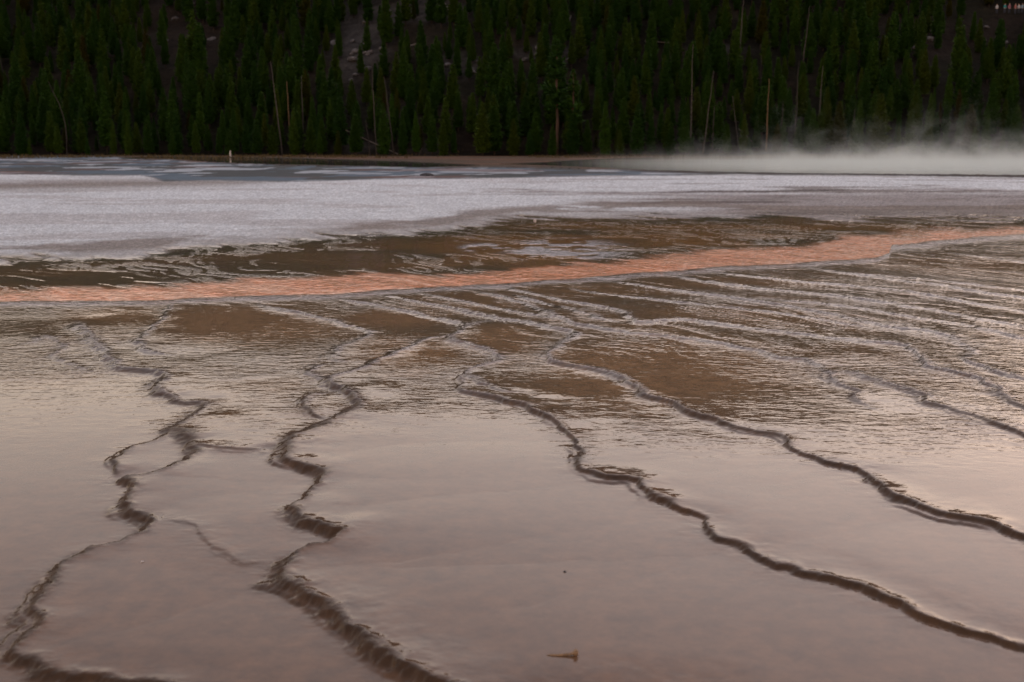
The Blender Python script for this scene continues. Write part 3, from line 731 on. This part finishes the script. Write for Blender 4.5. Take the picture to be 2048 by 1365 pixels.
snag(1518, 200, 1520, 115, .16, 'thin snag higher on the slope above the pale tan snag', stubs=3)
snag(1476, 140, 1483, -12, .22, 'tall pale snag high on the slope reaching the top of the picture', stubs=4)
snag(1604, 145, 1613, 20, .20, 'grey snag high on the slope right of the topmost pale snag', stubs=4)
snag(1700, 302, 1706, 220, .16, 'dark broken snag with clump at its top in the steam', stubs=6)
snag(6, 146, 0, 96, .16, 'thin pale snag on the dark slope at the left picture edge', stubs=1)

def log(x0, y0, x1, y1, r, label, lift=0.0, mat=None):
    a = hill_ray(x0, y0); b = hill_ray(x1, y1)
    if lift: b = (a[0] + (x1 - x0) * a[1] / FPX, a[1] + .8, a[2] + (y0 - y1) * a[1] / FPX)
    v, f = [], []; ax = Vector((0, 0, 0)); bx = Vector(b) - Vector(a)
    if bx.length > 14: bx = bx.normalized() * 14
    stick(v, f, ax, bx * .5, r, r * .8, 8); stick(v, f, bx * .5, bx, r * .8, r * .45, 8)
    o = link('fallen_log', mesh_np('fallen_log', v, f, mat or M_LOG), None, (a[0], a[1], a[2] + .25))
    tag(o, label, 'log', 'fallen logs on the hillside')
log(796, 313, 692, 266, .09, 'thin fallen trunk leaning across behind the close pair of snags', lift=1)
log(800, 103, 832, 92, .22, 'short pale fallen log in the rocky clearing')
log(1515, 298, 1478, 262, .10, 'dark fallen trunk leaning among the grey snags', lift=1)
log(1290, 86, 1360, 92, .16, 'grey fallen log on the slope above the red-barked pines')
log(960, 18, 1000, 26, .2, 'pale fallen log near the top centre of the slope')
log(900, 30, 890, 10, .2, 'grey log lying upslope in the upper clearing')
log(1135, 55, 1142, 35, .2, 'pale log standing steeply on the upper slope')
log(940, 232, 975, 240, .12, 'thin bleached branchy log on the dark lower slope')

st_v, st_f = trunk_rings([(0, 0, -.1), (.02, 0, .25), (-.02, 0, .55), (.03, 0, .8)], [.17, .13, .11, .05], 9)
sy = 152.0; sx = (468 - 1024) / FPX * sy * 1.0
o = link('tree_stump', mesh_np('tree_stump', st_v, st_f, M_WHITE), None, (sx, sy, .10)); tag(o, 'small white bleached stump on the far bank', 'stump')

# ------------------------------------------------------------------ boulders in the clearings
def rock_mesh(seed, flat=.6):
    bm = bmesh.new(); bmesh.ops.create_icosphere(bm, subdivisions=2, radius=1)
    g_ = random.Random(seed); off = g_.uniform(0, 50)
    for v in bm.verts:
        c = v.co.normalized()
        d = .75 + .5 * float(fbm(np.array([c.x * 1.6 + off]), np.array([c.y * 1.6 + c.z * 2.1]), seed, 3)[0])
        for k in range(3):
            ax = Vector((math.sin(seed + k * 2.1), math.cos(seed * 1.7 + k), math.sin(k * 1.3 + seed))).normalized()
            pr = c.dot(ax)
            if pr > .55: d *= .55 / pr * .5 + .5
        v.co = c * d; v.co.z *= flat
    me = bpy.data.meshes.new('boulder'); bm.to_mesh(me); bm.free(); me.materials.append(M_ROCK); return me
ROCKS = [rock_mesh(s) for s in range(5)]
rr = random.Random(77)
for cx, cy, rx, ry, n, lb in [(735, 60, 55, 75, 16, 'pale boulder in the upper rocky clearing left of centre'), (700, 120, 35, 45, 7, 'pale boulder low in the rocky clearing left of centre'),
                              (850, 25, 85, 25, 7, 'grey boulder near the top of the slope at centre'), (1090, 110, 80, 14, 9, 'pale boulder in the narrow clearing above the red-barked pines'),
                              (1920, 75, 100, 24, 9, 'dark boulder on the outcrop below the onlookers'), (390, 60, 80, 60, 8, 'grey boulder on the brown bare slope at upper left'), (920, 135, 35, 18, 5, 'pale boulder among dark pines just left of centre')]:
    for i in range(n):
        x, y, z = hill_ray(cx + rr.uniform(-1, 1) * rx, max(3, cy + rr.uniform(-1, 1) * ry)); s = rr.uniform(.35, 1.1)
        o = link('boulder', ROCKS[rr.randrange(5)], None, (x, y, z + .1 * s), (rr.uniform(-.3, .3), rr.uniform(-.3, .3), rr.uniform(0, 6)), (s, s * rr.uniform(.7, 1.2), s))
        tag(o, lb, 'boulder', lb + ' group')

# ------------------------------------------------------------------ onlookers on the overlook
def person_mesh():
    me = bpy.data.meshes.new('person')
    vs = [(0, 0, .95), (0, 0, 1.15), (0, 0, 1.38), (0, 0, 1.50), (0, -.01, 1.63), (0, -.01, 1.74),
          (.19, 0, 1.40), (.24, .02, 1.13), (.22, -.05, .90), (-.19, 0, 1.40), (-.24, .02, 1.13), (-.22, -.05, .90),
          (.10, 0, .88), (.11, 0, .48), (.11, .02, .07), (.11, -.12, .03), (-.10, 0, .88), (-.11, .02, .48), (-.11, .03, .07), (-.11, -.11, .03)]
    es = [(0, 1), (1, 2), (2, 3), (3, 4), (4, 5), (2, 6), (6, 7), (7, 8), (2, 9), (9, 10), (10, 11), (0, 12), (12, 13), (13, 14), (14, 15), (0, 16), (16, 17), (17, 18), (18, 19)]
    rad = [.15, .14, .16, .06, .10, .08, .07, .05, .04, .07, .05, .04, .10, .07, .05, .04, .10, .07, .05, .04]
    me.from_pydata(vs, es, []); o = bpy.data.objects.new('tmp', me); COL.objects.link(o)
    md = o.modifiers.new('s', 'SKIN')
    for i, r in enumerate(rad): me.skin_vertices[0].data[i].radius = (r, r * .8 if i < 3 else r)
    me.skin_vertices[0].data[0].use_root = True
    sb = o.modifiers.new('u', 'SUBSURF'); sb.levels = 1
    dg = bpy.context.evaluated_depsgraph_get(); out = bpy.data.meshes.new_from_object(o.evaluated_get(dg))
    bpy.data.objects.remove(o)
    return out
M_SKIN = noise_mat('skin', (.45, .28, .2), (.5, .32, .23), 4); M_HAIR = noise_mat('hair', (.03, .02, .015), (.05, .035, .025), 8)
M_JEANS = noise_mat('dark_trousers', (.03, .035, .05), (.05, .055, .07), 6)
pm = person_mesh()
for i, (px, col, lb) in enumerate([(1993, (.75, .75, .75), 'person in white top, leftmost on the overlook'), (2009, (.08, .42, .42), 'person in teal top on the overlook'), (2018, (.5, .2, .26), 'person in dusky red top on the overlook'),
                                   (2030, (.6, .22, .2), 'person in red top, third from right on the overlook'), (2037, (.7, .7, .72), 'person in pale grey top on the overlook'), (2044, (.35, .5, .6), 'person in light blue top, rightmost on the overlook')]):
    x, y, z = hill_ray(px, 28); me = pm.copy()
    mt = noise_mat('jacket', tuple(c * .4 for c in col), tuple(c * .5 for c in col), 4)
    me.materials.clear()
    for m_ in (mt, M_JEANS, M_SKIN, M_HAIR): me.materials.append(m_)
    for p in me.polygons:
        c = p.center
        p.material_index = 1 if c.z < .92 and abs(c.x) < .19 else (2 if c.z > 1.5 and (c.y < -.02) and c.z < 1.72 else (3 if c.z > 1.56 else (2 if c.z < .95 else 0)))
        p.use_smooth = True
    e = link('person', me, None, (x, y, float(hill_z(x, y))), (0, 0, (i * 1.3) % 1 - .5)); s = .95 + .02 * (i % 4); e.scale = (s, s, s)
    tag(e, lb, 'person', 'onlookers on the overlook')

# ------------------------------------------------------------------ dry grass on the bank
gv, gf = [], []
gr = random.Random(9)
gy_ = np.random.uniform(139, 164, 9000); gx_ = (np.random.uniform(-200, 2250, 9000) - 1024) / FPX * gy_
gok = fbm(gx_ * .12, gy_ * .12, 301, 3) > .45; gz_ = np.where(gy_ < 160, .05, hill_z(gx_, gy_))
for x, y, zb in zip(gx_[gok].tolist(), gy_[gok].tolist(), gz_[gok].tolist()):
    h = gr.uniform(.15, .5); w = gr.uniform(.04, .12); a = gr.uniform(0, 3.14)
    n0 = len(gv); cx, cy = math.cos(a) * w, math.sin(a) * w; lx, ly = gr.uniform(-.15, .15), gr.uniform(-.15, .15)
    gv += [(x - cx, y - cy, zb), (x + cx, y + cy, zb), (x + lx, y + ly, zb + h)]; gf.append((n0, n0 + 1, n0 + 2))
M_GRASS = noise_mat('dry_grass', (.045, .034, .014), (.085, .060, .026), 1.5)
tag(link('dry_grass', mesh_np('dry_grass', gv, gf, M_GRASS, False)), 'short dry tan grass along the far bank', 'grass', kind='stuff')

# ------------------------------------------------------------------ small things in the water
def ground_z(x, y):
    k = int(np.argmin((X - x) ** 2 + (Y - y) ** 2)); return float(Z[k])
tx, ty = ground_pt(1128, 1333); tz = ground_z(tx, ty)
bm = bmesh.new()
path = [(-.076, .012, .006, .0045), (-.055, .009, .008, .0060), (-.03, .004, .009, .0058), (0, .001, .011, .0064), (.028, 0, .013, .0066), (.044, 0, .017, .0095), (.046, .001, .019, .0165), (.053, .001, .021, .0185), (.060, .001, .021, .0155), (.063, .001, .021, .006)]
rings = []
for i, (x, y, z, r) in enumerate(path):
    ring = []
    for k in range(12):
        a = k * 6.2832 / 12; rr_ = r * (1 + .16 * math.sin(3 * a + i) * (i > 4))
        ring.append(bm.verts.new((x + (.002 * math.sin(2 * a) if i > 5 else 0), y + rr_ * math.cos(a), z + rr_ * math.sin(a))))
    rings.append(ring)
for a, b in zip(rings[:-1], rings[1:]):
    for k in range(12): bm.faces.new((a[k], a[(k + 1) % 12], b[(k + 1) % 12], b[k]))
bm.faces.new(rings[0][::-1]); bm.faces.new(rings[-1])
for f in bm.faces: f.smooth = True
me = bpy.data.meshes.new('twig'); bm.to_mesh(me); bm.free()
me.materials.append(noise_mat('tan_wood', (.15, .10, .06), (.30, .20, .125), 90, .7))
o = link('twig', me, None, (tx, ty, tz - .004), (0, 0, R(6)), (.85, .7, .75)); tag(o, 'small tan twig with a knobbed end lying in the near pool', 'twig')

M_PALE = noise_mat('pale_pebble', (.35, .32, .31), (.5, .47, .46), 40); M_DARK = noise_mat('dark_pebble', (.03, .03, .035), (.06, .06, .065), 30)
def pebble(px, py, s, flat, mat, label, name='pebble'):
    x, y = ground_pt(px, py); me = rock_mesh(int(px), flat); me.materials.clear(); me.materials.append(mat)
    o = link(name, me, None, (x, y, ground_z(x, y) + s * flat * .2), (0, 0, px), (s, s * .8, s)); tag(o, label, 'stone')
pebble(285, 1133, .012, .35, M_PALE, 'small flat pale pebble in the lower left pool')
pebble(1130, 1155, .009, .6, M_DARK, 'tiny dark pebble in the big central pool')
pebble(1070, 442, .055, .7, M_PALE, 'small pale stone at the edge of the dark mats')
pebble(852, 352, .45, .30, M_DARK, 'low dark clump lying on the far grey flat', 'dark_clump')

# ------------------------------------------------------------------ steam over the hot spring
def steam_material(x0, x1, top):
    m = bpy.data.materials.new('steam'); m.use_nodes = True; n = m.node_tree.nodes; l = m.node_tree.links; n.clear()
    out = N(n, 'ShaderNodeOutputMaterial'); v = N(n, 'ShaderNodeVolumePrincipled')
    v.inputs['Color'].default_value = (.86, .97, .97, 1); v.inputs['Anisotropy'].default_value = .1
    tc = N(n, 'ShaderNodeTexCoord'); sx = N(n, 'ShaderNodeSeparateXYZ'); l.new(tc.outputs['Object'], sx.inputs[0])
    mp = N(n, 'ShaderNodeMapping'); mp.inputs['Scale'].default_value = (.34, .10, .30); l.new(tc.outputs['Object'], mp.inputs[0])
    t = N(n, 'ShaderNodeTexNoise'); t.inputs['Scale'].default_value = 1.0; t.inputs['Detail'].default_value = 4; t.inputs['Roughness'].default_value = .62; t.inputs['Distortion'].default_value = 1.2
    l.new(mp.outputs[0], t.inputs['Vector'])
    fx = N(n, 'ShaderNodeMapRange', interpolation_type='SMOOTHSTEP'); fx.inputs[1].default_value = x0; fx.inputs[2].default_value = x1; l.new(sx.outputs[0], fx.inputs[0])
    # plume height grows to the right and with the noise
    nz = math_node(n, l, 'POWER', math_node(n, l, 'MULTIPLY', t.outputs['Fac'], 1.8), 6.0)
    hh = math_node(n, l, 'ADD', math_node(n, l, 'MULTIPLY', math_node(n, l, 'MULTIPLY', nz, fx.outputs[0]), .40), .24)
    ez = math_node(n, l, 'EXPONENT', math_node(n, l, 'MULTIPLY', math_node(n, l, 'DIVIDE', sx.outputs[2], hh), -1.0))
    d = math_node(n, l, 'MULTIPLY', math_node(n, l, 'MULTIPLY', ez, fx.outputs[0]), .13)
    tz = N(n, 'ShaderNodeMapRange', interpolation_type='SMOOTHSTEP'); tz.inputs[1].default_value = top; tz.inputs[2].default_value = top * .5; l.new(sx.outputs[2], tz.inputs[0])
    d = math_node(n, l, 'MULTIPLY', d, tz.outputs[0])
    l.new(d, v.inputs['Density']); l.new(v.outputs[0], out.inputs['Volume'])
    return m
bm = bmesh.new(); bmesh.ops.create_cube(bm, size=1)
for v in bm.verts: v.co = Vector((v.co.x * 88 + 47, v.co.y * 46 + 101, (v.co.z + .5) * 8 + .06))
me = bpy.data.meshes.new('steam'); bm.to_mesh(me); bm.free(); me.materials.append(steam_material(2.0, 34.0, 8.0))
tag(link('steam', me), 'white steam drifting over the hot spring at right', 'steam', kind='stuff')
print('trees', len(trees), 'single', len(single), 'rest', len(rest), 'verts', NV)
